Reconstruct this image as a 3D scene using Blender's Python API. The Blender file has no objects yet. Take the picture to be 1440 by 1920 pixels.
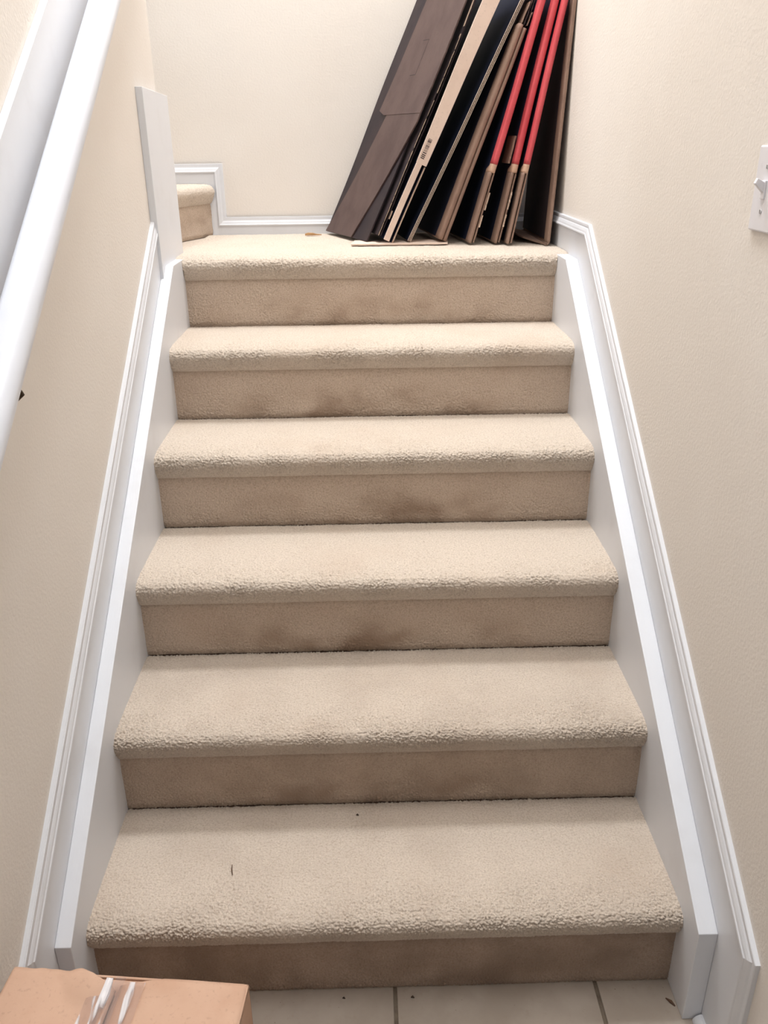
import bpy, bmesh, math, random
import numpy as np
from mathutils import Vector, Matrix
from mathutils.noise import noise as mnoise

S = bpy.context.scene
COL = S.collection
R90 = math.radians(90)

# ------------------------------------------------------------------ camera
cam_d = bpy.data.cameras.new('camera')
cam = bpy.data.objects.new('camera', cam_d)
COL.objects.link(cam)
cam.location = (-0.01569, -1.06026, 1.43921)
cam.rotation_euler = [math.radians(a) for a in (65.96045, 0.60046, -1.33911)]
cam_d.sensor_fit = 'VERTICAL'
cam_d.sensor_height = 36.0
cam_d.lens = 1572.97 * 36.0 / 1920.0
cam_d.clip_start = 0.02
S.camera = cam

# ------------------------------------------------------------------ light
S.view_settings.view_transform = 'Standard'
S.view_settings.look = 'None'
S.view_settings.gamma = 1.0
S.view_settings.use_curve_mapping = False
S.view_settings.exposure = 0.63

W = bpy.data.worlds.new('world')
S.world = W
W.use_nodes = True
W.node_tree.nodes['Background'].inputs[0].default_value = (0.90, 0.95, 1.0, 1)
W.node_tree.nodes['Background'].inputs[1].default_value = 0.20


def area(name, loc, aim, sx, sy, power, col):
    d = bpy.data.lights.new(name, 'AREA')
    d.shape = 'RECTANGLE'
    d.size, d.size_y, d.energy, d.color = sx, sy, power, col
    o = bpy.data.objects.new(name, d)
    COL.objects.link(o)
    o.location = loc
    o.rotation_euler = (Vector(aim) - Vector(loc)).to_track_quat('-Z', 'Y').to_euler()
    return o


area('stairwell_skylight', (-0.05, 1.55, 4.4), (-0.02, 1.0, 0.6), 0.5, 0.42, 44, (0.935, 0.965, 1.0))
area('upstairs_window', (-1.45, 1.86, 2.7), (0.5, 1.3, 1.3), 0.5, 0.9, 7, (0.94, 0.965, 1.0))
area('hall_fill', (0.0, -0.15, 4.4), (0.0, 0.0, 0.0), 1.1, 1.3, 26, (0.945, 0.97, 1.0))  # unseen fill lamp, added to brighten the lower walls and treads


# ------------------------------------------------------------------ materials
def lin(c):
    out = []
    for v in c:
        v = v / 255.0
        out.append(v / 12.92 if v <= 0.04045 else ((v + 0.055) / 1.055) ** 2.4)
    return (*out, 1.0)


class Mat:
    def __init__(self, name, col, rough=0.6, spec=0.4):
        self.m = bpy.data.materials.new(name)
        self.m.use_nodes = True
        self.nt = self.m.node_tree
        self.b = self.nt.nodes['Principled BSDF']
        self.b.inputs['Base Color'].default_value = lin(col)
        self.b.inputs['Roughness'].default_value = rough
        self.b.inputs['Specular IOR Level'].default_value = spec
        self.tc = self.nt.nodes.new('ShaderNodeTexCoord')
        self.col = None
        self.base = lin(col)

    def node(self, t, **kw):
        n = self.nt.nodes.new(t)
        for k, v in kw.items():
            if k in n.inputs.keys():
                n.inputs[k].default_value = v
            else:
                setattr(n, k, v)
        return n

    def link(self, a, b):
        self.nt.links.new(a, b)

    def noise(self, scale, detail=3, rough=0.55, coord='Object', stretch=None):
        n = self.node('ShaderNodeTexNoise')
        n.inputs['Scale'].default_value = scale
        n.inputs['Detail'].default_value = detail
        n.inputs['Roughness'].default_value = rough
        src = self.geo.outputs['Position'] if coord == 'World' else self.tc.outputs[coord]
        if stretch:
            mp = self.node('ShaderNodeMapping')
            mp.inputs['Scale'].default_value = stretch
            self.link(src, mp.inputs['Vector'])
            src = mp.outputs['Vector']
        self.link(src, n.inputs['Vector'])
        return n.outputs['Fac']

    def ramp(self, fac, lo, hi, a=0.0, b=1.0):
        n = self.node('ShaderNodeMapRange')
        n.interpolation_type = 'SMOOTHSTEP'
        for k, v in zip(('From Min', 'From Max', 'To Min', 'To Max'), (lo, hi, a, b)):
            n.inputs[k].default_value = v
        self.link(fac, n.inputs['Value'])
        return n.outputs['Result']

    def mul(self, a, b):
        n = self.node('ShaderNodeMath', operation='MULTIPLY')
        self.link(a, n.inputs[0])
        self.link(b, n.inputs[1])
        return n.outputs[0]

    def mix(self, fac, c2):
        n = self.node('ShaderNodeMix', data_type='RGBA')
        if self.col is None:
            n.inputs[6].default_value = self.base
        else:
            self.link(self.col, n.inputs[6])
        n.inputs[7].default_value = lin(c2)
        self.link(fac, n.inputs[0])
        self.col = n.outputs[2]
        self.link(self.col, self.b.inputs['Base Color'])
        return self

    def bump(self, h, strength=0.3, dist=0.002):
        n = self.node('ShaderNodeBump')
        n.inputs['Strength'].default_value = strength
        n.inputs['Distance'].default_value = dist
        self.link(h, n.inputs['Height'])
        self.link(n.outputs['Normal'], self.b.inputs['Normal'])
        return self

    def axis(self, i, coord='Object'):
        n = self.node('ShaderNodeSeparateXYZ')
        self.link(self.tc.outputs[coord], n.inputs[0])
        return n.outputs[i]


def wall_mat(name, col, col2):
    m = Mat(name, col, 0.75, 0.25)
    m.mix(m.ramp(m.noise(2.2, 3), 0.35, 0.7), col2)
    m.bump(m.noise(170, 2, 0.5), 0.22, 0.003)
    return m.m


M = {}
M['wall'] = wall_mat('cream orange peel wall paint', (231, 224, 216), (234, 228, 221))
M['ceiling'] = wall_mat('white ceiling paint', (236, 233, 228), (240, 238, 233))

t = Mat('white semi gloss trim paint', (224, 226, 231), 0.38, 0.5)
t.mix(t.ramp(t.noise(9, 4), 0.5, 0.8), (218, 219, 223))
t.bump(t.noise(40, 3, 0.5, 'Object', (6, 1, 1)), 0.12, 0.002)
M['trim'] = t.m
t = Mat('white handrail paint', (221, 225, 234), 0.3, 0.5)
t.mix(t.ramp(t.noise(6, 3), 0.5, 0.8), (216, 220, 228))
M['rail'] = t.m
t = Mat('aged bronze', (70, 58, 46), 0.42, 0.5)
t.b.inputs['Metallic'].default_value = 0.8
t.mix(t.ramp(t.noise(60, 3), 0.45, 0.7), (108, 92, 72))
M['bronze'] = t.m
t = Mat('white switch plastic', (232, 231, 236), 0.35, 0.5)
t.mix(t.ramp(t.noise(50, 2), 0.6, 0.8), (226, 225, 230))
M['plastic'] = t.m
t = Mat('painted screw', (205, 204, 206), 0.4, 0.5)
t.mix(t.ramp(t.noise(300, 2), 0.5, 0.7), (170, 168, 168))
M['screw'] = t.m


def carpet_mat(name, col, stain=False, dirty=0.0):
    m = Mat(name, col, 1.0, 0.05)
    m.geo = m.node('ShaderNodeNewGeometry')
    c = np.array(col, float)
    m.b.inputs['Sheen Weight'].default_value = 0.12
    m.b.inputs['Sheen Roughness'].default_value = 0.6
    # yarn to yarn differences
    m.mix(m.ramp(m.noise(240, 2, 0.6, 'Object'), 0.45, 0.64, 0, 0.5), tuple(c * (0.83, 0.8, 0.76)))
    m.mix(m.ramp(m.noise(330, 2, 0.6, 'Object'), 0.52, 0.68, 0, 0.6), tuple(np.minimum(c * 1.1, 250)))
    # broad wear
    m.mix(m.ramp(m.noise(5, 3, 0.55, 'World'), 0.45, 0.75, 0, 0.35), tuple(c * (0.93, 0.89, 0.86)))
    if stain:
        # scuffs left by shoe toes low on the risers
        h = m.ramp(m.axis(2), 0.02, 0.12, 1.0, 0.0)
        ax = m.node('ShaderNodeMath', operation='ABSOLUTE')
        m.link(m.axis(0), ax.inputs[0])
        w = m.ramp(ax.outputs[0], 0.12, 0.5, 1.0, 0.12)
        n = m.ramp(m.noise(8, 2, 0.5, 'World', (1, 1, 1.4)), 0.38, 0.78)
        m.mix(m.mul(m.mul(h, w), n), tuple(c * (0.76, 0.71, 0.67)))
    if dirty:
        m.mix(m.ramp(m.noise(8, 4, 0.6, 'World'), 0.35, 0.75, dirty * 0.4, dirty), tuple(c * (0.74, 0.71, 0.69)))
    m.mix(m.ramp(m.noise(60, 2, 0.5, 'World'), 0.76, 0.82, 0, 0.4), tuple(c * (0.68, 0.62, 0.56)))
    m.bump(m.noise(520, 2, 0.6), 0.5, 0.0016)
    return m.m


CT = (209, 196, 182)
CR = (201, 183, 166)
M['carpet_tread'] = carpet_mat('beige cut pile carpet', CT)
M['carpet_tread_worn'] = carpet_mat('beige cut pile carpet greyed by feet', CT, False, 0.35)
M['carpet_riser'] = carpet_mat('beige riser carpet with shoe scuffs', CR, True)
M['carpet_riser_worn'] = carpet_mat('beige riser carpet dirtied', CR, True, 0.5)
M['carpet_riser_dirt_shade'] = carpet_mat('beige riser carpet with dirt and painted shade', (184, 164, 148), True, 0.8)  # lowest riser: some dirt, plus its low light painted into the colour

# floor tile with grout
t = Mat('beige stoneware tile', (176, 165, 153), 0.42, 0.4)
t.mix(t.ramp(t.noise(7, 5, 0.6), 0.35, 0.7), (163, 151, 139))
t.mix(t.ramp(t.noise(45, 4, 0.65), 0.55, 0.75, 0, 0.5), (160, 146, 130))
t.mix(t.ramp(t.noise(160, 2), 0.72, 0.78), (112, 96, 80))
t.bump(t.noise(30, 4), 0.12, 0.003)
M['tile'] = t.m
t = Mat('brown grey grout', (126, 114, 100), 0.9, 0.1)
t.mix(t.ramp(t.noise(60, 4), 0.4, 0.7), (104, 92, 80))
t.bump(t.noise(200, 3), 0.4, 0.002)
M['grout'] = t.m


def card(name, col, col2, rough=0.75, streak=12):
    m = Mat(name, col, rough, 0.25)
    m.mix(m.ramp(m.noise(streak, 4, 0.6, 'Object', (1, 1, 0.7)), 0.35, 0.75), col2)
    c = np.array(col, float)
    m.mix(m.ramp(m.noise(160, 2), 0.58, 0.75, 0, 0.4), tuple(c * 0.85))
    m.bump(m.noise(90, 3), 0.15, 0.002)
    return m.m


M['kraft'] = card('kraft cardboard', (201, 166, 143), (192, 155, 131))
M['kraft_dull'] = card('dull brown cardboard', (148, 122, 107), (132, 106, 93))
M['kraft_dark'] = card('dark brown printed cardboard', (92, 75, 71), (78, 62, 60), 0.6)
M['navy'] = card('navy gap shade on cardboard', (22, 30, 52), (17, 23, 42), 0.6)  # near-black colour painting the shade in the gaps between sheets
M['navy_brown'] = card('blackish brown cardboard with gap shade', (52, 42, 44), (38, 32, 38), 0.6)  # dark board; also paints gap shade on the sheet by the wall
M['tan'] = card('pale tan cardboard', (226, 205, 190), (216, 193, 178))
M['red'] = card('red printed cardboard', (204, 88, 93), (194, 76, 83), 0.45)
M['kraft_edge'] = card('raw cardboard edge', (196, 172, 152), (170, 146, 128))
M['ink'] = card('dark ink', (62, 52, 54), (84, 72, 72))

tp = bpy.data.materials.new('clear packing tape')
tp.use_nodes = True
nt = tp.node_tree
for n in list(nt.nodes):
    nt.nodes.remove(n)
o_ = nt.nodes.new('ShaderNodeOutputMaterial')
mx = nt.nodes.new('ShaderNodeMixShader')
tr = nt.nodes.new('ShaderNodeBsdfTransparent')
tr.inputs[0].default_value = (0.95, 0.93, 0.92, 1)
gl = nt.nodes.new('ShaderNodeBsdfPrincipled')
gl.inputs['Base Color'].default_value = (0.86, 0.84, 0.86, 1)
gl.inputs['Roughness'].default_value = 0.12
gl.inputs['Specular IOR Level'].default_value = 0.9
tcn = nt.nodes.new('ShaderNodeTexCoord')
mpn = nt.nodes.new('ShaderNodeMapping')
mpn.inputs['Scale'].default_value = (70, 9, 20)
mpn.inputs['Rotation'].default_value = (0, 0, 0.18)
nz = nt.nodes.new('ShaderNodeTexNoise')
nz.inputs['Scale'].default_value = 1.0
nz.inputs['Detail'].default_value = 2
nt.links.new(tcn.outputs['Object'], mpn.inputs['Vector'])
nt.links.new(mpn.outputs['Vector'], nz.inputs['Vector'])
mr = nt.nodes.new('ShaderNodeMapRange')
mr.interpolation_type = 'SMOOTHSTEP'
mr.inputs['From Min'].default_value = 0.56
mr.inputs['From Max'].default_value = 0.66
mr.inputs['To Min'].default_value = 0.05
mr.inputs['To Max'].default_value = 0.75  # opaque whitish streaks, painted in as glints on the wrinkles
nt.links.new(nz.outputs['Fac'], mr.inputs['Value'])
nt.links.new(mr.outputs['Result'], mx.inputs[0])
nt.links.new(tr.outputs[0], mx.inputs[1])
nt.links.new(gl.outputs[0], mx.inputs[2])
nt.links.new(mx.outputs[0], o_.inputs[0])
M['tape'] = tp


# ------------------------------------------------------------------ mesh helpers
def world_of(o):
    v = Vector((0, 0, 0))
    while o is not None:
        v += o.location
        o = o.parent
    return v


class MB:
    def __init__(self):
        self.v, self.f = [], []

    def add(self, vs, fs):
        n = len(self.v)
        self.v += [tuple(p) for p in vs]
        self.f += [tuple(i + n for i in f) for f in fs]
        return self

    def box(self, x0, x1, y0, y1, z0, z1):
        return self.add([(x0, y0, z0), (x1, y0, z0), (x1, y1, z0), (x0, y1, z0), (x0, y0, z1), (x1, y0, z1), (x1, y1, z1), (x0, y1, z1)],
                        [(3, 2, 1, 0), (4, 5, 6, 7), (0, 1, 5, 4), (1, 2, 6, 5), (2, 3, 7, 6), (3, 0, 4, 7)])

    def prism_x(self, poly, x0, x1):
        """polygon in (y, z) extruded along x"""
        n = len(poly)
        vs = [(x0, y, z) for y, z in poly] + [(x1, y, z) for y, z in poly]
        fs = [tuple(range(n)), tuple(range(2 * n - 1, n - 1, -1))]
        fs += [(i, i + n, (i + 1) % n + n, (i + 1) % n) for i in range(n)]
        return self.add(vs, fs)

    def prism_z(self, poly, z0, z1):
        n = len(poly)
        vs = [(x, y, z0) for x, y in poly] + [(x, y, z1) for x, y in poly]
        fs = [tuple(range(n)), tuple(range(2 * n - 1, n - 1, -1))]
        fs += [(i, i + n, (i + 1) % n + n, (i + 1) % n) for i in range(n)]
        return self.add(vs, fs)

    def rings(self, rings, cap=True, closed=True):
        """list of equally long vertex loops, skinned one to the next"""
        n = len(rings[0])
        vs = [p for r in rings for p in r]
        fs = []
        last = n if closed else n - 1
        for i in range(len(rings) - 1):
            for j in range(last):
                a, b = i * n + j, i * n + (j + 1) % n
                fs.append((a, b, b + n, a + n))
        if cap and closed:
            fs.append(tuple(range(n - 1, -1, -1)))
            fs.append(tuple((len(rings) - 1) * n + j for j in range(n)))
        return self.add(vs, fs)

    def tube(self, pts, rad, seg=16):
        pts = [Vector(p) for p in pts]
        rad = rad if isinstance(rad, (list, tuple)) else [rad] * len(pts)
        rs = []
        for i, p in enumerate(pts):
            d = (pts[min(i + 1, len(pts) - 1)] - pts[max(i - 1, 0)]).normalized()
            u = d.cross(Vector((0, 0, 1)))
            if u.length < 1e-3:
                u = d.cross(Vector((0, 1, 0)))
            u.normalize()
            w = d.cross(u)
            rs.append([p + (u * math.cos(a) + w * math.sin(a)) * rad[i] for a in (2 * math.pi * k / seg for k in range(seg))])
        return self.rings(rs)

    def build(self, name, mat, parent=None, bevel=0.0, smooth=False, seg=2, origin=None):
        me = bpy.data.meshes.new(name)
        ox = Vector(origin) if origin is not None else Vector((0, 0, 0))
        me.from_pydata([tuple(Vector(p) - ox) for p in self.v], [], self.f)
        bm = bmesh.new()
        bm.from_mesh(me)
        bmesh.ops.recalc_face_normals(bm, faces=bm.faces)
        bm.to_mesh(me)
        bm.free()
        o = bpy.data.objects.new(name, me)
        COL.objects.link(o)
        me.materials.append(mat)
        o.location = ox
        if parent is not None:
            o.parent = parent
            o.location = ox - world_of(parent)
        if smooth:
            for p in me.polygons:
                p.use_smooth = True
        if bevel:
            b = o.modifiers.new('bevel', 'BEVEL')
            b.width, b.segments, b.limit_method, b.angle_limit = bevel, seg, 'ANGLE', math.radians(40)
            for p in me.polygons:
                p.use_smooth = True
            b.harden_normals = True
        return o


def thing(name, label, cat, loc=(0, 0, 0), group=None):
    o = bpy.data.objects.new(name, None)
    COL.objects.link(o)
    o.location = loc
    o.empty_display_size = 0.05
    tag(o, label, cat, group)
    return o


def tag(o, label, cat, group=None):
    o['label'], o['category'] = label, cat
    if group:
        o['group'] = group
    return o


def struct(o, label=None):
    o['kind'] = 'structure'
    if label:
        o['label'] = label
    return o


# ------------------------------------------------------------------ dimensions
G, RISE = 0.2750, 0.19          # going and rise of a step
K = RISE / G
HX = 0.5227                     # half width of the carpet between the stringers
WL, WR = -0.560, 0.564          # wall faces
FL, FR = -0.5505, 0.5560        # skirting faces
LZ = 6 * RISE                   # landing
YB = 2.00                       # back wall

# ------------------------------------------------------------------ room shell
def slab(name, b, mat, label):
    return struct(MB().box(*b).build(name, mat), label)


slab('wall_right', (WR, WR + 0.12, -2.6, YB + 0.12, -0.02, 4.6), M['wall'], 'cream wall on the right of the stairs')
slab('wall_left', (WL - 0.13, WL, -2.6, 1.43, -0.02, 4.6), M['wall'], 'cream wall on the left carrying the handrail')
slab('wall_back', (-1.75, WR, YB, YB + 0.12, 0.9, 4.6), M['wall'], 'cream wall behind the landing')
slab('wall_alcove', (-1.75, -1.65, 0.4, YB, 0.9, 4.6), M['wall'], 'cream wall of the stair turn')
slab('ceiling', (-1.75, WR, -2.6, YB, 4.5, 4.6), M['ceiling'], 'white ceiling of the stairwell')

# tiled floor: grout bed and raised tiles
fl = MB()
TW, g2 = 0.372, 0.0035
x0 = 0.0145
for i in range(-5, 6):
    for j in range(0, 7):
        a, b = x0 + i * TW + g2, x0 + (i + 1) * TW - g2
        c, d = 0.12 - (j + 1) * TW + g2, 0.12 - j * TW - g2
        a, b = max(a, WL), min(b, WR)
        if b - a > 0.02:
            fl.box(a, b, c, d, -0.012, 0.0)
ft = fl.build('floor', M['tile'], None, 0.0015)
struct(ft, 'beige tiled floor at the foot of the stairs')
struct(MB().box(WL, WR, -2.6, 0.14, -0.03, -0.003).build('floor_grout', M['grout']), 'brown grey grout between the floor tiles')


# ------------------------------------------------------------------ skirting boards with mouldings
def offset_path(path, u):
    """polyline in (y, z), shifted u to its right with mitred corners"""
    segs = []
    for (a, b) in zip(path[:-1], path[1:]):
        d = Vector((b[0] - a[0], b[1] - a[1])).normalized()
        n = Vector((d[1], -d[0]))
        segs.append((Vector(a) + n * u, d))
    out = [segs[0][0]]
    for (p, d), (q, e) in zip(segs[:-1], segs[1:]):
        den = d[0] * e[1] - d[1] * e[0]
        w = q - p
        s = (w[0] * e[1] - w[1] * e[0]) / den
        out.append(p + d * s)
    n = Vector((segs[-1][1][1], -segs[-1][1][0]))
    out.append(Vector(path[-1]) + n * u)
    return out


PROFILE = [(0.0, 0.0), (0.0, 0.0075), (0.0015, 0.0085), (0.0065, 0.0088), (0.0075, 0.0078), (0.0088, 0.0082), (0.012, 0.0105), (0.0165, 0.0125),
           (0.0215, 0.0137), (0.0228, 0.0150), (0.0255, 0.0156), (0.0275, 0.0146), (0.0275, 0.0)]


def moulding(path, wall, side, parent, plane='x'):
    offs = [offset_path(path, u) for u, v in PROFILE]
    rings = []
    for k in range(len(path)):
        ring = []
        for (u, v), o in zip(PROFILE, offs):
            if plane == 'x':
                ring.append((wall + side * v, o[k][0], o[k][1]))
            else:
                ring.append((o[k][0], wall + side * v, o[k][1]))
        rings.append(ring)
    return MB().rings(rings).build('moulding', M['trim'], parent)


YFR, YFL = -0.192, -0.172
z0r, z0l = 0.419, 0.416
LT = 1.232
pr = [(YFR, 0.0), (YFR, z0r + K * YFR), ((LT - z0r) / K, LT), (YB, LT)]
sk = MB().prism_x([(a + (0.002 if i < 2 else 0), b - (0.001 if i > 1 else 0)) for i, (a, b) in enumerate(pr)] +
                  [(YB, 1.10), (1.40, 1.10), (1.25, 0.82), (0.03, 0.0)], FR, WR).build('baseboard_right', M['trim'], None, 0.0008)
struct(sk, 'white skirting board climbing the right wall')
moulding(pr, WR, -1, sk)
pl = [(YFL, 0.0), (YFL, z0l + K * YFL), (1.2065, z0l + K * 1.2065)]
sk = MB().prism_x([(a + (0.002 if i < 2 else 0), b - (0.001 if i > 1 else 0)) for i, (a, b) in enumerate(pl)] +
                  [(1.43, 1.16), (1.43, 0.96), (0.03, 0.0)], WL, FL).build('baseboard_left', M['trim'], None, 0.0008)
struct(sk, 'white skirting board climbing the left wall')
moulding(pl, WL, 1, sk)

# quarter round shoe moulding on the tiles in front of the right stringer
q = [(0.0, 0.0)] + [(0.016 * math.cos(a), 0.016 * math.sin(a)) for a in np.linspace(0, R90, 7)]
sh = MB().rings([[(FR - u, y, v) for u, v in q] for y in (-0.30, -0.079)]).build('trim_3', M['trim'], None, 0.0, False)
struct(sh, 'white quarter round at the foot of the right skirting')

# back wall skirting that steps up over the first turning stair
pb = [(-0.80, 1.366), (-0.4875, 1.366), (-0.4875, 1.196), (0.556, 1.196)]


def left_off(path, u):      # the board lies below / left of this outline
    return offset_path(path, u)


bb = MB()
vs = [(-0.80, 1.366), (-0.4885, 1.366), (-0.4885, 1.196), (0.556, 1.196), (0.556, 1.10), (-0.80, 1.10)]
bb.add([(x, YB - 0.010, z) for x, z in vs] + [(x, YB, z) for x, z in vs],
       [tuple(range(6)), tuple(range(11, 5, -1))] + [(i, i + 6, (i + 1) % 6 + 6, (i + 1) % 6) for i in range(6)])
sk = bb.build('baseboard_back', M['trim'], None, 0.0008)
struct(sk, 'white skirting board along the back wall, stepping up on the left')
moulding(pb, YB, -1, sk, 'y')

# white boxed end of the left wall
PT = 1.549
FX = -0.5425
po = MB().prism_x([(1.206, PT + 0.009), (1.487, PT), (1.487, LZ - 0.01), (1.40, LZ - 0.01), (1.40, 1.05), (1.206, 1.05)], WL, FX)
po = po.build('trim_1', M['trim'], None, 0.0012)
struct(po, 'white board boxing in the end of the left wall')
pe = MB().box(WL - 0.145, WL, 1.43, 1.487, LZ - 0.01, PT).build('trim_2', M['trim'], None, 0.001)
struct(pe, 'white board on the end face of the left wall')


# ------------------------------------------------------------------ carpet
rng = np.random.default_rng(7)


def hash2(i, j, k):
    h = (i.astype(np.int64) * 374761393 + j.astype(np.int64) * 668265263 + k * 974634599) & 0xffffffff
    h = ((h ^ (h >> 13)) * 1274126177) & 0xffffffff
    h = h ^ (h >> 16)
    return (h & 0xffff) / 65535.0


def tufts(a, b, cell, seed):
    """height 0..1 of cut pile tufts at surface coordinates a, b"""
    u, v = a / cell, b / cell
    iu, iv = np.floor(u).astype(int), np.floor(v).astype(int)
    best = np.full(a.shape, 9.0)
    hh = np.zeros(a.shape)
    for di in (-1, 0, 1):
        for dj in (-1, 0, 1):
            ci, cj = iu + di, iv + dj
            px = ci + 0.5 + 0.85 * (hash2(ci, cj, seed) - 0.5)
            py = cj + 0.5 + 0.85 * (hash2(ci, cj, seed + 1) - 0.5)
            d = (u - px) ** 2 + (v - py) ** 2
            m = d < best
            best = np.where(m, d, best)
            hh = np.where(m, 0.55 + 0.45 * hash2(ci, cj, seed + 2), hh)
    return hh * np.clip(1.0 - 1.25 * best, 0, 1)


def vnoise(a, b, cell, seed):
    u, v = a / cell, b / cell
    iu, iv = np.floor(u).astype(int), np.floor(v).astype(int)
    fu, fv = u - iu, v - iv
    fu, fv = fu * fu * (3 - 2 * fu), fv * fv * (3 - 2 * fv)
    r = 0
    for di in (0, 1):
        for dj in (0, 1):
            r = r + (fu if di else 1 - fu) * (fv if dj else 1 - fv) * hash2(iu + di, iv + dj, seed)
    return r


def resample(pts, ds):
    p = np.array(pts, float)
    seg = np.linalg.norm(np.diff(p[:, :2], axis=0), axis=1)
    s = np.concatenate([[0], np.cumsum(seg)])
    n = max(2, int(s[-1] / ds) + 1)
    t = np.linspace(0, s[-1], n)
    q = np.stack([np.interp(t, s, p[:, i]) for i in range(p.shape[1])], 1)
    return q, t


def carpet(name, prof, xa, xb, ds, amp, cell, seed, mat, parent, origin, frame=None, skew=None):
    """prof: list of (y, z, amplitude); swept from xa to xb; frame maps (x, y, z) to the place"""
    q, s = resample(prof, ds)
    for _ in range(3):      # soften corners
        q[1:-1, :2] = 0.25 * q[:-2, :2] + 0.5 * q[1:-1, :2] + 0.25 * q[2:, :2]
    tan = np.gradient(q[:, :2], axis=0)
    tan /= np.linalg.norm(tan, axis=1)[:, None]
    nor = np.stack([tan[:, 1], -tan[:, 0]], 1)
    nx = int((xb - xa) / ds) + 1
    x = np.linspace(xa, xb, nx)
    X, Sg = np.meshgrid(x, s)
    wob = 0.004 * (vnoise(X, Sg, 0.02, seed + 5) - 0.5)
    h = tufts(X + wob, Sg + wob[::-1], cell, seed) * 0.66 + tufts(X + 0.3, Sg + 0.1, cell * 0.58, seed + 11) * 0.44
    A = q[:, 2][:, None] * amp
    big = (vnoise(X, Sg, 0.025, seed + 21) - 0.5) * 0.9 + (vnoise(X, Sg, 0.11, seed + 31) - 0.5) * 0.9
    cl = np.clip(0.45 + vnoise(X, Sg, 0.06, seed + 41) * 0.9, 0.55, 1.2)
    H = (h - 0.8) * A * cl + big * 0.0010
    Y = q[:, 0][:, None] + nor[:, 0][:, None] * H
    Z = q[:, 1][:, None] + nor[:, 1][:, None] * H
    Xo = X + (vnoise(X * 3, Sg, 0.008, seed + 51) - 0.5) * 0.0015
    if skew is not None:
        Xo, Y, Z = skew(Xo, Y, Z)
    P = np.stack([Xo, Y, Z], -1).reshape(-1, 3)
    P -= np.array(origin)
    nr = len(s)
    me = bpy.data.meshes.new(name)
    me.vertices.add(len(P))
    me.vertices.foreach_set('co', P.astype(np.float32).ravel())
    i = np.arange(nr - 1)[:, None] * nx + np.arange(nx - 1)[None, :]
    F = np.stack([i, i + nx, i + nx + 1, i + 1], -1).reshape(-1, 4)
    me.loops.add(F.size)
    me.loops.foreach_set('vertex_index', F.ravel().astype(np.int32))
    me.polygons.add(len(F))
    me.polygons.foreach_set('loop_start', (np.arange(len(F)) * 4).astype(np.int32))
    me.update(calc_edges=True)
    me.validate()
    me.polygons.foreach_set('use_smooth', np.ones(len(F), bool))
    me.materials.append(mat)
    o = bpy.data.objects.new(name, me)
    COL.objects.link(o)
    o.parent = parent
    o.location = Vector(origin) - parent.location
    return o


def nose_prof(y, z, back, flat=0.34):
    """from the back of a tread over its rounded nose to the joint with the riser at (y, z)"""
    p = [(back, z - 0.004, 0.9), (back - 0.012, z - 0.0005, 0.6), (back - 0.03, z, flat)]
    p += [(y + 0.14, z + 0.0004, flat), (y + 0.08, z + 0.0008, flat * 1.3), (y + 0.035, z + 0.001, 0.8), (y + 0.010, z - 0.0005, 0.95)]
    p += [(y - 0.008, z - 0.0045, 1.0), (y - 0.0165, z - 0.0115, 1.0), (y - 0.0205, z - 0.021, 0.95), (y - 0.0195, z - 0.031, 0.9),
          (y - 0.015, z - 0.042, 0.75), (y - 0.009, z - 0.053, 0.55), (y - 0.0035, z - 0.0605, 0.4), (y + 0.002, z - 0.0635, 0.3), (y + 0.012, z - 0.0645, 0.2)]
    return p


stairs = thing('staircase', 'beige carpeted staircase of six risers between white stringers', 'staircase', (0, 0, 0))

for k in range(1, 7):
    y, z = (k - 1) * G, k * RISE
    ds = 0.0012 if k < 3 else (0.0015 if k < 5 else 0.0017)
    # riser
    prof = [(y + 0.006, z - 0.05, 0.4), (y + 0.001, z - 0.07, 0.45), (y, z - 0.10, 0.5), (y, z - RISE + 0.025, 0.6), (y - 0.0005, z - RISE + 0.008, 0.95),
            (y + 0.003, z - RISE - 0.004, 0.9)]
    carpet('riser', prof, -HX - 0.001, HX + 0.001, ds, 0.0060, 0.0042, 100 * k, M[('carpet_riser_dirt_shade', 'carpet_riser_worn', 'carpet_riser')[min(k, 3) - 1]], stairs, (0, y, z - RISE))
    if k < 6:
        carpet('tread', nose_prof(y, z, y + G + 0.002), -HX - 0.001, HX + 0.001, ds, 0.0076, 0.0046, 100 * k + 50,
               M['carpet_tread_worn' if k < 3 else 'carpet_tread'], stairs, (0, y, z))

# landing: its nose laps over the tops of both stringers
yl = 5 * G


def lap(X, Y, Z):
    """beyond the stringer the carpet stops short under the nose"""
    over = np.clip((np.abs(X) - HX) / 0.008, 0, 1)
    floorz = np.where(np.abs(X) > HX, LZ - 0.006, -9)
    Zn = np.where(over > 0, np.maximum(Z, floorz - 0.0 * Z), Z)
    Yn = np.where((over > 0) & (Z < LZ - 0.006), np.maximum(Y, yl - 0.020), Y)
    return X, Yn, Zn


carpet('landing', nose_prof(yl, LZ, YB - 0.008), FL + 0.001, FR - 0.001, 0.0018, 0.0084, 0.0049, 900, M['carpet_tread'], stairs, (0, yl, LZ), None, lap)

# stringers: boxed boards capped with a wide sloping edge
def stringer(xin, xout, z0):
    ye = (LZ - 0.004 - z0) / K
    poly = [(-0.076, 0.0), (-0.076, z0 + K * -0.076), (ye, LZ - 0.004), (yl + 0.02, LZ - 0.004), (yl + 0.02, 0.80), (0.06, 0.0)]
    return MB().prism_x(poly, min(xin, xout), max(xin, xout)).build('stringer', M['trim'], stairs, 0.0015)


stringer(-HX, FL, 0.275)
stringer(HX, FR, 0.265)
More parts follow.
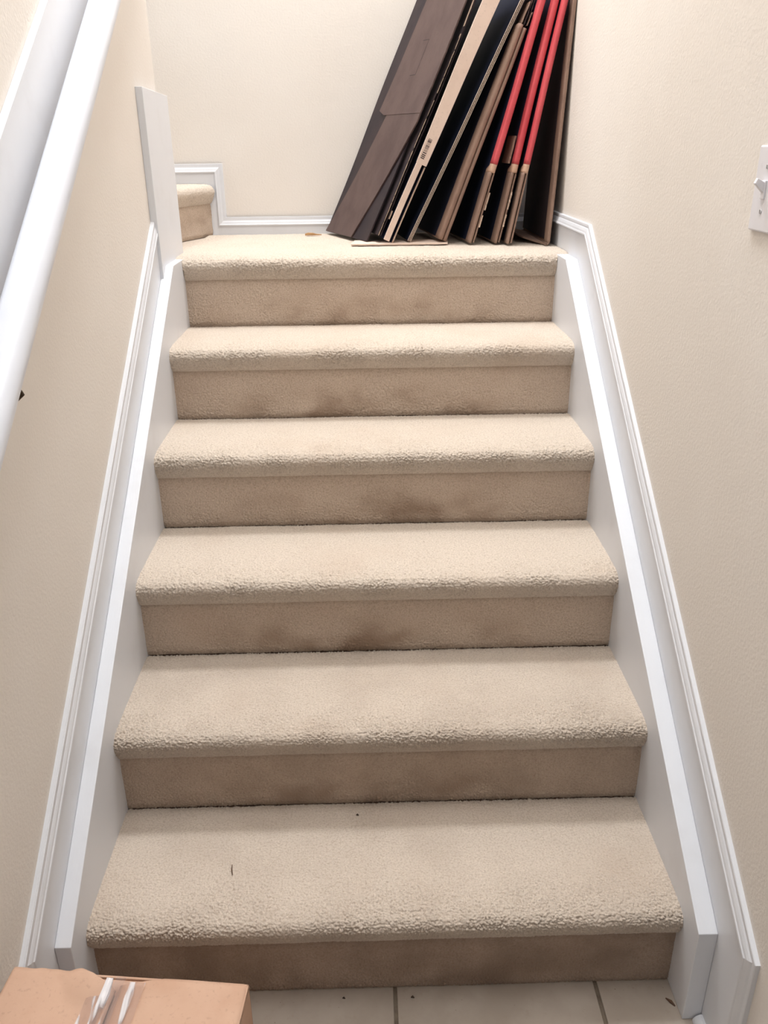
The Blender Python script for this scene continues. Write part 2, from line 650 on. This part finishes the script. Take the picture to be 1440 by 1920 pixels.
# timber carcass under the carpet
cs = [(0.012, 0.0)]
for k in range(1, 7):
    y, z = (k - 1) * G + 0.012, k * RISE - 0.008
    cs += [(y, z - (0.06 if k < 7 else 0)), (y, z), (k * G + 0.012 if k < 6 else YB - 0.015, z)]
cs += [(YB - 0.015, 0.95), (1.5, 0.90), (0.35, 0.0)]
MB().prism_x(cs, -HX + 0.0015, HX - 0.0015).build('carcass', M['kraft_dull'], stairs)

# first turning stair, up to the left, with its riser slanting from the back wall
ang = math.radians(23)
ux, uy = -math.sin(ang), -math.cos(ang)          # along the riser, towards the wall end
wx0, wy0, WZ = -0.537, YB - 0.012, LZ + 0.163


def turn(X, Y, Z):
    # X runs along the riser, Y into the stair
    nx, ny = -math.cos(ang), math.sin(ang)
    return wx0 + ux * X + nx * Y, np.minimum(wy0 + uy * X + ny * Y, YB - 0.0115), Z


pf = [(y_, z_, a_) for (y_, z_, a_) in nose_prof(0.0, WZ, 0.16)]
carpet('winder_tread', pf, 0.0, 0.50, 0.0026, 0.004, 0.006, 1300, M['carpet_tread'], stairs, (wx0, wy0, WZ), None, turn)
pf = [(0.004, WZ - 0.05, 0.4), (0.0, WZ - 0.075, 0.5), (0.0, LZ + 0.02, 0.7), (-0.001, LZ + 0.006, 0.9), (0.003, LZ - 0.004, 0.9)]
carpet('winder_riser', pf, 0.0, 0.50, 0.0026, 0.0026, 0.0045, 1400, M['carpet_riser'], stairs, (wx0, wy0, LZ), None, turn)
nxv, nyv = -math.cos(ang), math.sin(ang)
pt = lambda a, b: (wx0 + ux * a + nxv * b, wy0 + uy * a + nyv * b)
MB().prism_z([pt(0.005, 0.008), pt(0.52, 0.008), (-1.2, 1.5), (-1.64, 1.5), (-1.64, YB - 0.012), (-0.56, YB - 0.012)], LZ - 0.1, WZ - 0.008).build(
    'winder_carcass', M['carpet_tread'], stairs)
MB().box(-1.64, FL + 0.001, 1.49, YB - 0.011, LZ - 0.12, LZ - 0.006).build('landing_base', M['carpet_tread'], stairs)

# ------------------------------------------------------------------ handrail on a mounting board
hr = thing("handrail", "white round handrail fixed to a white board on the left wall", "handrail", (-0.505, 0.2, 1.258))
ca = math.cos(math.atan(K))
zr = 1.118
rad = 0.0275
dirv = Vector((0, 1, K)).normalized()
upv = Vector((0, -K, 1)).normalized()
sec = []
for a in np.linspace(0, 2 * math.pi, 40, endpoint=False):
    c, s_ = math.cos(a), math.sin(a)
    px, pz = rad * c, rad * 1.02 * s_
    if pz > rad * 0.80:
        pz = rad * 0.80 + (pz - rad * 0.80) * 0.35
    if pz < -rad * 0.85:
        pz = -rad * 0.85
    sec.append((px, pz))
rings = []
for yy in np.linspace(-0.55, 1.40, 12):
    c = Vector((-0.505, yy, zr + K * yy))
    rings.append([c + Vector((1, 0, 0)) * px + upv * pz for px, pz in sec])
MB().rings(rings).build('rail', M['rail'], hr, 0.0, True)
bd = [(-0.60, 1.040 - 0.60 * K), (1.42, 1.040 + 1.42 * K), (1.42, 1.238 + 1.42 * K), (-0.60, 1.238 - 0.60 * K)]
MB().prism_x(bd, WL, WL + 0.0135).build('mounting_board', M['trim'], hr, 0.0015)
bt = [(-0.60, 1.238 - 0.60 * K), (1.42, 1.238 + 1.42 * K), (1.42, 1.252 + 1.42 * K), (-0.60, 1.252 - 0.60 * K)]


def bracket(yb):
    zc = zr + K * yb
    b = MB()
    b.tube([(WL + 0.013, yb, zc - 0.055), (WL + 0.018, yb, zc - 0.055)], [0.022, 0.019], 20)
    e = b.build('bracket', M['bronze'], hr, 0.0, True)
    a = MB()
    a.tube([(WL + 0.016, yb, zc - 0.055), (WL + 0.03, yb, zc - 0.064), (-0.512, yb, zc - 0.067), (-0.505, yb, zc - 0.060), (-0.505, yb, zc - 0.045), (-0.505, yb, zc - 0.024)],
           [0.006, 0.007, 0.0095, 0.0105, 0.009, 0.0065], 16).build('arm', M['bronze'], e, 0.0, True)


bracket(0.088)

# ------------------------------------------------------------------ light switch
sw = thing('light_switch', 'white toggle light switch on the right wall', 'light switch', (WR, 0.212, 1.365))
MB().box(WR - 0.006, WR, 0.177, 0.2475, 1.308, 1.424).build('plate', M['plastic'], sw, 0.003, False, 3)
MB().box(WR - 0.0085, WR - 0.004, 0.206, 0.2185, 1.353, 1.378).build('toggle_surround', M['plastic'], sw, 0.0008)
tg = MB()
tg.rings([[(WR - 0.005, 0.208, 1.358), (WR - 0.005, 0.2165, 1.358), (WR - 0.005, 0.2165, 1.374), (WR - 0.005, 0.208, 1.374)],
          [(WR - 0.022, 0.2087, 1.374), (WR - 0.022, 0.2158, 1.374), (WR - 0.0185, 0.2158, 1.3815), (WR - 0.0185, 0.2087, 1.3815)]])
tg.build('toggle', M['plastic'], sw, 0.001)
for zz in (1.336, 1.396):
    s_ = MB().tube([(WR - 0.0055, 0.212, zz), (WR - 0.0074, 0.212, zz)], [0.0034, 0.003], 14).build('screw', M['screw'], sw, 0.0, False)
    MB().box(WR - 0.0077, WR - 0.0070, 0.2116, 0.2124, zz - 0.0026, zz + 0.0026).build('slot', M['ink'], s_)


# ------------------------------------------------------------------ flattened cartons leaning in the corner
class Frame:
    """bottom front corner, lean and turn of one flattened carton: s up the sheet, t back from its front edge, n to its left"""
    def __init__(self, xb, xt, y, yaw, z0=LZ + 0.002, zt=1.78):
        self.o = Vector((xb, y, z0))
        self.L = Vector((xt - xb, 0, zt - LZ))
        self.len1 = self.L.length
        self.L.normalize()
        a = math.radians(yaw)
        self.D = Vector((-math.sin(a), math.cos(a), 0))
        self.N = self.D.cross(self.L)
        self.N.normalize()
        if self.N.x > 0:
            self.N = -self.N

    def p(self, s, t, n):
        return self.o + self.L * s + self.D * t + self.N * n

    def s_at(self, z):
        return (z - self.o.z) / self.L.z


def sheet(fr, s0, s1, t0, t1_, n0, n1, seed=0, rag=0.0, wave=0.002, step=0.012, front_round=0.0, taper=None):
    """one board of cardboard; its front edge may be torn (rag) and the whole sheet bows a little (wave)"""
    mb = MB()
    ns = max(2, int((s1 - s0) / step))
    rings = []
    rs = random.Random(seed)
    ph = rs.random() * 9
    for i in range(ns + 1):
        s = s0 + (s1 - s0) * i / ns
        w = wave * math.sin(s * 5.3 + ph) + wave * 0.5 * math.sin(s * 13 + 2 * ph)
        tt = (t0(s) if callable(t0) else t0) + rag * (mnoise(Vector((s * 55, seed, 0))) + 0.6 * mnoise(Vector((s * 160, seed, 3))))
        a, b = n0 + w, n1 + w
        t1 = t1_(s) if callable(t1_) else t1_
        if taper:
            b = a + (b - a) * taper(s)
        if front_round:
            r = min(front_round, abs(b - a) * 0.49)
            m1 = [fr.p(s, tt + r - r * math.sin(q), a + r - r * math.cos(q)) for q in (0, 0.5, 1.05, 1.57)]
            m2 = [fr.p(s, tt + r - r * math.cos(q), b - r + r * math.sin(q)) for q in (0, 0.5, 1.05, 1.57)]
            ring = m1 + m2 + [fr.p(s, t1, b), fr.p(s, t1, a)]
        else:
            ring = [fr.p(s, tt, a), fr.p(s, tt, b), fr.p(s, t1, b), fr.p(s, t1, a)]
        rings.append(ring)
    return mb.rings(rings)


def corrugation(fr, s0, s1, t0, t1, n0, n1, wl=0.0075, amp=None):
    """the fluted core seen on a cut edge"""
    mb = MB()
    ns = int((s1 - s0) / (wl / 8))
    mid, am = (n0 + n1) / 2, (n1 - n0) / 2 - 0.0003
    rings = []
    for i in range(ns + 1):
        s = s0 + (s1 - s0) * i / ns
        c = mid + am * math.sin(2 * math.pi * s / wl)
        rings.append([fr.p(s, t0, c - 0.0003), fr.p(s, t0, c + 0.0003), fr.p(s, t1, c + 0.0003), fr.p(s, t1, c - 0.0003)])
    return mb.rings(rings)


GRP = 'flattened cartons leaning in the landing corner'


def carton(label, fr):
    return thing('flattened_carton', label, 'cardboard box', fr.o, GRP)


# 1 big dark carton whose broad side shows, with a folded-over flap
fr = Frame(0.004, 0.294, 1.60, 22, LZ + 0.0085)
t1_ = carton('large dark brown flattened carton showing its broad side, leftmost of the row', fr)
sheet(fr, 0.0, 0.80, 0.03, 0.39, 0.000, 0.004, 11, 0.0, 0.002).build('panel', M['navy_brown'], t1_, 0.0, False)
sheet(fr, 0.0, 0.392, lambda s: max(0.006, 0.15 - 0.40 * s), lambda s: 0.386 - 0.36 * s, 0.0060, 0.0100, 12, 0.0016, 0.003, 0.010).build('flap', M['kraft_dark'], t1_)
fl = sheet(fr, 0.385, 0.80, 0.004, lambda s: 0.318 - 0.05 * max(0, 0.40 - s) / 0.015 - 0.11 * (s - 0.4), 0.0105, 0.0145, 13, 0.0022, 0.002, 0.005).build('flap', M['kraft_dark'], t1_)
# pencil thin die cut slot outline on the upper flap
o4 = MB()
for (a, b, c, d) in ((0.50, 0.60, 0.150, 0.1515), (0.50, 0.5015, 0.150, 0.19), (0.60, 0.6015, 0.150, 0.19)):
    m_ = sheet(fr, a, b, c, d, 0.0146, 0.0148, 13, 0, 0.002)
    o4.add(m_.v, m_.f)
o4.build('score_line', M['navy_brown'], fl)

# 2 two thin dark torn sheets
fr = Frame(0.027, 0.307, 1.60, 14, LZ + 0.0085)
t2_ = carton('thin dark torn carton between the large dark carton and the pale tan one', fr)
sheet(fr, 0.02, 0.78, 0.0, 0.36, 0.006, 0.0095, 21, 0.0035, 0.0025, 0.006).build('panel', M['navy_brown'], t2_)
sheet(fr, 0.02, 0.78, 0.004, 0.36, -0.001, 0.0025, 22, 0.0035, 0.002, 0.006).build('panel', M['navy_brown'], t2_)
for a, b, dn in ((0.02, 0.42, 0.0075), (0.44, 0.60, 0.0078), (0.62, 0.76, 0.0076)):
    sheet(fr, a, b, -0.0015, 0.006, dn, dn + 0.0012, 23, 0.0025, 0.0025, 0.005).build('torn_edge', M['kraft_edge'], t2_)
sheet(fr, 0.075, 0.10, -0.002, 0.03, -0.005, -0.0025, 24, 0.003, 0.001, 0.004).build('torn_edge', M['kraft_edge'], t2_)

# 3 pale tan carton with a narrow side facing the stairs, a barcode and a foot flap flat on the carpet
fr = Frame(0.0665, 0.365, 1.592, 8, LZ + 0.0085)
t3_ = carton('pale tan flattened carton with barcode and bottom flap lying on the carpet', fr)
sheet(fr, 0.0, 0.78, 0.006, 0.36, -0.004, 0.000, 31, 0.0, 0.0015).build('panel', M['navy'], t3_)  # dark colour stands in for the shade inside the carton
sheet(fr, 0.0, 0.78, 0.012, 0.36, 0.022, 0.026, 31, 0.0, 0.0015).build('panel', M['navy'], t3_)
sheet(fr, 0.235, 0.78, -0.003, 0.0035, -0.0045, 0.0420, 31, 0.0, 0.0015, 0.012, 0.0, lambda s: 0.68 + 0.5 * (s - 0.235) ** 0.8).build('side_panel', M['tan'], t3_, 0.0006)
lo = sheet(fr, 0.0, 0.235, -0.003, 0.0035, 0.009, 0.0265, 31, 0.0, 0.0015, 0.012)
lo.build('side_panel', M['tan'], t3_, 0.0006)
sheet(fr, 0.0, 0.232, 0.001, 0.012, -0.0045, -0.001, 31, 0.002, 0.0015, 0.008).build('side_flap', M['kraft_edge'], t3_)
bc = MB()
rs = random.Random(5)
s = 0.250
while s < 0.308:
    w_ = rs.choice((0.0012, 0.002, 0.003))
    m_ = sheet(fr, s, s + w_, -0.0033, -0.0030, 0.011, 0.0225, 31, 0, 0.0015)
    bc.add(m_.v, m_.f)
    s += w_ + rs.choice((0.0012, 0.0018, 0.0028))
bc.build('barcode', M['ink'], t3_)
# foot flap
ff = MB()
top = []
for i in range(25):
    x = -0.057 + 0.292 * i / 24
    ln = 0.0012 * math.sin(i * 0.9) + (0.001 * max(0, (i - 19) / 5.0) ** 2)
    top.append((x, 1.578 - 0.0025 * math.sin(i * 0.35) + 0.003 * mnoise(Vector((i * 0.7, 0, 0))), LZ + 0.0012 + 0.0020 + 0.5 * abs(ln)))
ff.rings([[(x, y, z), (x, y, z + 0.0042), (x + 0.01, y + 0.10, z + 0.0042), (x + 0.01, y + 0.10, z)] for x, y, z in top])
ff.build('bottom_flap', M['tan'], t3_)
MB().box(-0.05, 0.15, 1.583, 1.66, LZ + 0.0018, LZ + 0.0030).build('bottom_flap_underlayer', M['kraft_edge'], t3_)

# 4 double walled corrugated sheet, cut edge towards the stairs
fr = Frame(0.124, 0.440, 1.60, 7, LZ + 0.0095)
t4_ = carton('flattened carton with a double fluted cut edge, between the tan one and the seamed one', fr)
for a, b in ((0.0, 0.0008), (0.0042, 0.0050), (0.0084, 0.0092)):
    sheet(fr, 0.0, 0.80, 0.0, 0.36, a, b, 41, 0.0, 0.001).build('liner', M['tan'], t4_)
for a, b in ((0.0008, 0.0042), (0.0050, 0.0084)):
    m_ = corrugation(fr, 0.0, 0.80, 0.0015, 0.05, a, b, 0.0062)
    m_.build('fluted_core', M['kraft_edge'], t4_)
sheet(fr, 0.0, 0.80, 0.006, 0.36, 0.0094, 0.0104, 41, 0.0, 0.001).build('shade_face', M['navy'], t4_)  # thin dark layer that paints the shade left of this sheet
sheet(fr, 0.62, 0.80, 0.012, 0.10, -0.0065, -0.003, 44, 0.004, 0.003, 0.006).build('flap', M['navy_brown'], t4_)

# 5 thick brown carton, folded front with a seam, torn at the top
fr = Frame(0.233, 0.474, 1.588, 7, LZ + 0.0095)
t5_ = carton('thick brown flattened carton with a seamed front, left of the red ones', fr)
sm = fr.s_at(1.715)
bul = lambda s: 1.0 + 0.25 * math.sin(math.pi * min(1, s / sm))
sheet(fr, 0.0, sm, 0.0, 0.36, 0.0128, 0.0275, 51, 0.0, 0.0012, 0.012, 0.006).build('panel', M['kraft_dull'], t5_, 0.0, True)
sheet(fr, 0.0, sm - 0.005, 0.0015, 0.36, 0.000, 0.0115, 51, 0.0, 0.0012, 0.012, 0.0055).build('panel', M['kraft_dull'], t5_, 0.0, True)
sheet(fr, 0.004, sm, 0.05, 0.355, 0.0278, 0.0288, 51, 0.0, 0.0012).build('shade_face', M['navy'], t5_)  # painted gap shade, set back from the front edge
for q_, (n_, t_) in enumerate(((0.006, 0.0), (0.012, 0.004), (0.018, 0.008), (0.001, 0.01))):
    sheet(fr, sm + 0.001, sm + 0.035 + 0.012 * q_, t_ - 0.003, t_ + 0.05, n_, n_ + 0.0018, 55 + q_, 0.006, 0.004, 0.004).build('torn_edge', M['navy_brown' if q_ % 2 else 'kraft_dull'], t5_)
sheet(fr, sm + 0.001, sm + 0.07, 0.012, 0.30, 0.008, 0.0105, 61, 0.003, 0.003, 0.006).build('torn_edge', M['kraft_dark'], t5_)


# 6-8 three red printed cartons with brown ends
def red_carton(label, xb, xt, y, yaw, seed, torn, scrap=False, ztop=1.795, th=0.0170):
    fr = Frame(xb, xt, y, yaw, LZ + 0.004)
    r = carton(label, fr)
    sr = fr.s_at(1.352)
    st = fr.s_at(ztop)
    up = sheet(fr, sr + 0.012, st, 0.0, 0.35, 0.0, th, seed, 0.0, 0.0012, 0.012, 0.0065)
    up.build('printed_sleeve', M['red'], r, 0.0, True)
    sheet(fr, sr - 0.012, sr + 0.013, 0.0006, 0.34, 0.0004, th - 0.0004, seed, 0.0, 0.0012, 0.006, 0.006).build('sleeve_end', M['kraft'], r, 0.0, True)
    sheet(fr, 0.0, sr - 0.011, 0.002, 0.34, 0.0085, th - 0.0005, seed, 0.0006, 0.0012, 0.008, 0.002).build('panel', M['kraft_dull'], r, 0.0, True)
    sheet(fr, 0.004, sr - 0.013, 0.0035 if torn else 0.002, 0.34, 0.0006, 0.0052, seed, 0.0038 if torn else 0.0012, 0.0012, 0.004, 0.001).build('panel', M['kraft_dull'], r)
    sheet(fr, 0.004, st, lambda s: 0.055 if s < sr else 0.030, 0.345, th + 0.0002, th + 0.0010, seed, 0.0, 0.0012).build('shade_face', M['navy'], r)  # gap shade painted on the left side, behind the lit front strip
    if torn:
        for a, b in ((0.05, 0.085), (0.10, 0.15)):
            sheet(fr, a, b, -0.0025, 0.01, -0.0012, 0.0022, seed + int(a * 100), 0.004, 0.001, 0.003).build('torn_edge', M['kraft_edge'], r)
    if scrap:
        sheet(fr, sr + 0.01, sr + 0.085, 0.022, 0.10, th + 0.004, th + 0.009, seed + 3, 0.003, 0.002, 0.006).build('torn_flap', M['kraft_dull'], r)
    return r


red_carton('red and brown flattened carton next to the thick seamed one', 0.314, 0.492, 1.565, 6, 71, True)
red_carton('red and brown flattened carton in the middle of the three red ones', 0.389, 0.527, 1.56, 5, 81, True, True)
red_carton('red and brown flattened carton nearest the plain brown sheet by the wall', 0.424, 0.545, 1.535, 3, 91, False, False, 1.79, 0.0145)

# 9 plain brown sheet against the wall, its foot folded in
fr = Frame(0.5335, 0.5625, 1.52, 0, LZ + 0.004)
t9_ = carton('plain brown cardboard sheet with a folded foot, standing against the right wall', fr)
sheet(fr, 0.010, 0.665, 0.0, 0.42, 0.0, 0.0085, 95, 0.0006, 0.0004, 0.012, 0.002).build('panel', M['kraft_dull'], t9_)
sheet(fr, 0.012, 0.665, 0.05, 0.41, 0.0087, 0.0095, 95, 0.0, 0.0004).build('shade_face', M['navy_brown'], t9_)  # left side darkened in colour for the shade of the gap
bend = []
for q_ in np.linspace(0, 1, 9):
    a = q_ * 1.75
    bend.append((0.5335 - 0.0125 + 0.0125 * math.cos(a) - 0.0005, LZ + 0.0150 - 0.0125 * math.sin(a)))
bend += [(0.500, LZ + 0.006), (0.470, LZ + 0.014), (0.458, LZ + 0.018)]
ring = []
for i, (x, z) in enumerate(bend):
    k0 = max(0, min(1, (i - 7) / 4))
    dx = 0.006 if i < 6 else 0.0
    dz = 0.0 if i < 5 else 0.0055
    yy = 1.522 + 0.13 * k0
    ring.append([(x, yy, z), (x - dx, yy, z + dz), (x - dx, 1.93, z + dz), (x, 1.93, z)])
MB().rings(ring).build('folded_foot', M['kraft_dull'], t9_)

# ------------------------------------------------------------------ carton in the foreground
ZT = 0.40
bx = thing('cardboard_box', 'taped kraft cardboard box on the tiles at the foot of the stairs', 'cardboard box', (-0.36, -0.42, 0.0))
A = Vector((-0.517, -0.247, 0))
ex = Vector((0.326, -0.033, 0)).normalized()
ey = Vector((ex.y, -ex.x, 0)) * -1       # towards the stairs
BW, BD = 0.3277, 0.33
P = lambda u, v, z: A + ex * u - ey * v + Vector((0, 0, z))


def wallq(u0, v0, u1, v1, th, name, mat=M['kraft'], z1=ZT - 0.004):
    mb = MB()
    d = (P(u1, v1, 0) - P(u0, v0, 0)).normalized()
    nrm = Vector((d.y, -d.x, 0)) * th
    a, b = P(u0, v0, 0), P(u1, v1, 0)
    up = Vector((0, 0, z1))
    mb.add([a, b, b + nrm, a + nrm, a + up, b + up, b + nrm + up, a + nrm + up],
           [(0, 1, 2, 3), (4, 5, 6, 7), (0, 1, 5, 4), (1, 2, 6, 5), (2, 3, 7, 6), (3, 0, 4, 7)])
    return mb.build(name, mat, bx, 0.0015)


wallq(0, 0, BW, 0, 0.004, 'side_panel')
wallq(BW, 0, BW, BD, 0.004, 'side_panel')
wallq(BW, BD, 0, BD, 0.004, 'side_panel')
wallq(0, BD, 0, 0, 0.004, 'side_panel')


def flap_grid(u0, u1, v0, v1, hz, name, mat=M['kraft'], th=0.0035, nu=40, nv=40):
    """a top flap as a thin slab; hz(u, v) gives its height, u0/u1 may depend on v"""
    mb = MB()
    f0 = u0 if callable(u0) else (lambda v: u0)
    f1 = u1 if callable(u1) else (lambda v: u1)
    topv, botv = [], []
    for j in range(nv + 1):
        v = v0 + (v1 - v0) * j / nv
        for i in range(nu + 1):
            u = f0(v) + (f1(v) - f0(v)) * i / nu
            z = hz(u, v)
            topv.append(P(u, v, z))
            botv.append(P(u, v, z - th))
    n = len(topv)
    w = nu + 1
    fs = []
    for j in range(nv):
        for i in range(nu):
            a = j * w + i
            fs.append((a, a + 1, a + w + 1, a + w))
            fs.append((n + a, n + a + w, n + a + w + 1, n + a + 1))
    edge = [i for i in range(nu)]
    for i in range(nu):
        fs.append((i, n + i, n + i + 1, i + 1))
        a = nv * w + i
        fs.append((a, a + 1, n + a + 1, n + a))
    for j in range(nv):
        a = j * w
        fs.append((a, a + w, n + a + w, n + a))
        a = j * w + nu
        fs.append((a, n + a, n + a + w, a + w))
    mb.add(topv + botv, fs)
    return mb.build(name, mat, bx, 0.0, True)


# right flap lies flat, left flap has a crushed corner that stands a little proud; the back flap shows between them
cx = 0.152
flap_grid(lambda v: cx + 0.004 + 0.055 * max(0.0, 1 - v / 0.013) ** 0.7, BW, 0.0, BD, lambda u, v: ZT - 0.001 - 0.003 * max(0, 1 - v / 0.006) - 0.004 * max(0, (u - BW + 0.008) / 0.008) ** 2 +
          0.0012 * mnoise(Vector((u * 14, v * 14, 0))), 'top_flap')


def left_u1(v):
    # crushed back corner: the flap edge runs diagonally in from the back edge to the centre seam
    return min(cx, 0.098 + (v / 0.024) * 0.054 + 0.003 * mnoise(Vector((v * 120, 1, 0))))


flap_grid(0.0, left_u1, 0.0, BD, lambda u, v: ZT + 0.0015 - 0.004 * max(0, 1 - v / 0.006) * (0.35 + 0.65 * mnoise(Vector((u * 60, 2, 0)))) + 0.0015 * mnoise(Vector((u * 12, v * 12, 5))) +
          0.0085 * max(0, 1 - ((u - 0.115) ** 2 + (v - 0.012) ** 2) / 0.0014), 'top_flap')
flap_grid(0.02, 0.25, 0.001, 0.13, lambda u, v: ZT - 0.0065 - 0.003 * max(0, 1 - v / 0.005) + 0.001 * mnoise(Vector((u * 40, v * 40, 9))), 'inner_flap', M['kraft'])


def tape(u0, u1, v0, v1, seed, lift=0.0022, nu=14, nv=44, drop=0.0):
    mb = MB()
    vs = []
    for j in range(nv + 1):
        v = v0 + (v1 - v0) * j / nv
        for i in range(nu + 1):
            f = i / nu
            u = u0 + (u1 - u0) * f + 0.004 * mnoise(Vector((v * 12, seed, 0)))
            wr = 0.0016 * abs(mnoise(Vector((u * 90, v * 14, seed)))) + 0.0012 * abs(mnoise(Vector((u * 40 + v * 60, v * 9, seed + 4))))
            z = ZT + lift + wr
            vs.append(P(u, v, z))
    n = len(vs)
    w = nu + 1
    fs = [(j * w + i, j * w + i + 1, (j + 1) * w + i + 1, (j + 1) * w + i) for j in range(nv) for i in range(nu)]
    dn = [p - Vector((0, 0, 0.0002)) for p in vs]
    fs += [tuple(n + q for q in reversed(f)) for f in fs]
    mb.add(vs + dn, fs)
    return mb.build('tape', M['tape'], bx, 0.0, True)


tape(0.118, 0.190, 0.014, BD - 0.02, 3, 0.0040)
tape(0.150, 0.163, 0.010, BD - 0.02, 8, 0.0062, 6)  # narrow strips added to carry more of the painted glints
tape(0.136, 0.146, 0.012, 0.20, 15, 0.0066, 5)

# ------------------------------------------------------------------ small litter
def scrap(name, label, cat, pts, rad, mat, group=None):
    o = MB().tube(pts, rad, 8).build(name, mat, None, 0.0, True, 2, pts[0])
    return tag(o, label, cat, group)


M['scrap'] = card('tan paper', (176, 138, 96), (150, 112, 76))
M['leafy'] = card('dry brown leaf', (112, 84, 66), (92, 70, 56))
M['speck'] = card('dark crumb', (58, 48, 42), (76, 64, 56))
mb = MB()
yy, zz = 1.905, LZ + 0.004
out = [(-0.215, 0.006), (-0.205, 0.010), (-0.188, 0.009), (-0.178, 0.004), (-0.160, 0.001)]
mb.rings([[(x, yy + h * 0.8, zz - 0.002), (x, yy - h * 0.8, zz - 0.002), (x, yy - h * 0.6, zz + h * 0.5), (x, yy + h * 0.6, zz + h * 0.6)] for x, h in out])
tag(mb.build('paper_scrap', M['scrap'], None, 0.0, False, 2, (-0.19, yy, zz)), 'crumpled tan paper scrap on the landing by the back skirting', 'scrap')
scrap('twig', 'short brown twig lying on the lowest tread', 'twig', [(-0.287, 0.118, RISE + 0.003), (-0.286, 0.105, RISE + 0.004), (-0.283, 0.094, RISE + 0.003)], [0.0006, 0.0012, 0.0007], M['leafy'])
scrap('leaf_fragment', 'dry brown leaf fragment on the tiles by the right stringer', 'leaf', [(0.507, -0.036, 0.0012), (0.514, -0.044, 0.0022), (0.519, -0.052, 0.0012)], [0.001, 0.003, 0.001], M['leafy'])
for lab, (x, y, z, r_) in (('dark crumb on the lowest tread near its back edge', (-0.052, 0.238, RISE + 0.002, 0.0026)),
                           ('dark crumb on the tiles left of the grout line', (-0.080, -0.018, 0.001, 0.0025)),
                           ('dark crumb on the tiles right of the grout line', (0.046, -0.020, 0.001, 0.003))):
    o = scrap('crumb', lab, 'crumb', [(x - r_, y, z), (x, y + r_ * 0.3, z + r_ * 0.3), (x + r_, y - r_ * 0.4, z)], [r_ * 0.3, r_ * 0.7, r_ * 0.25], M['speck'], 'crumbs dropped on the stairs and tiles')
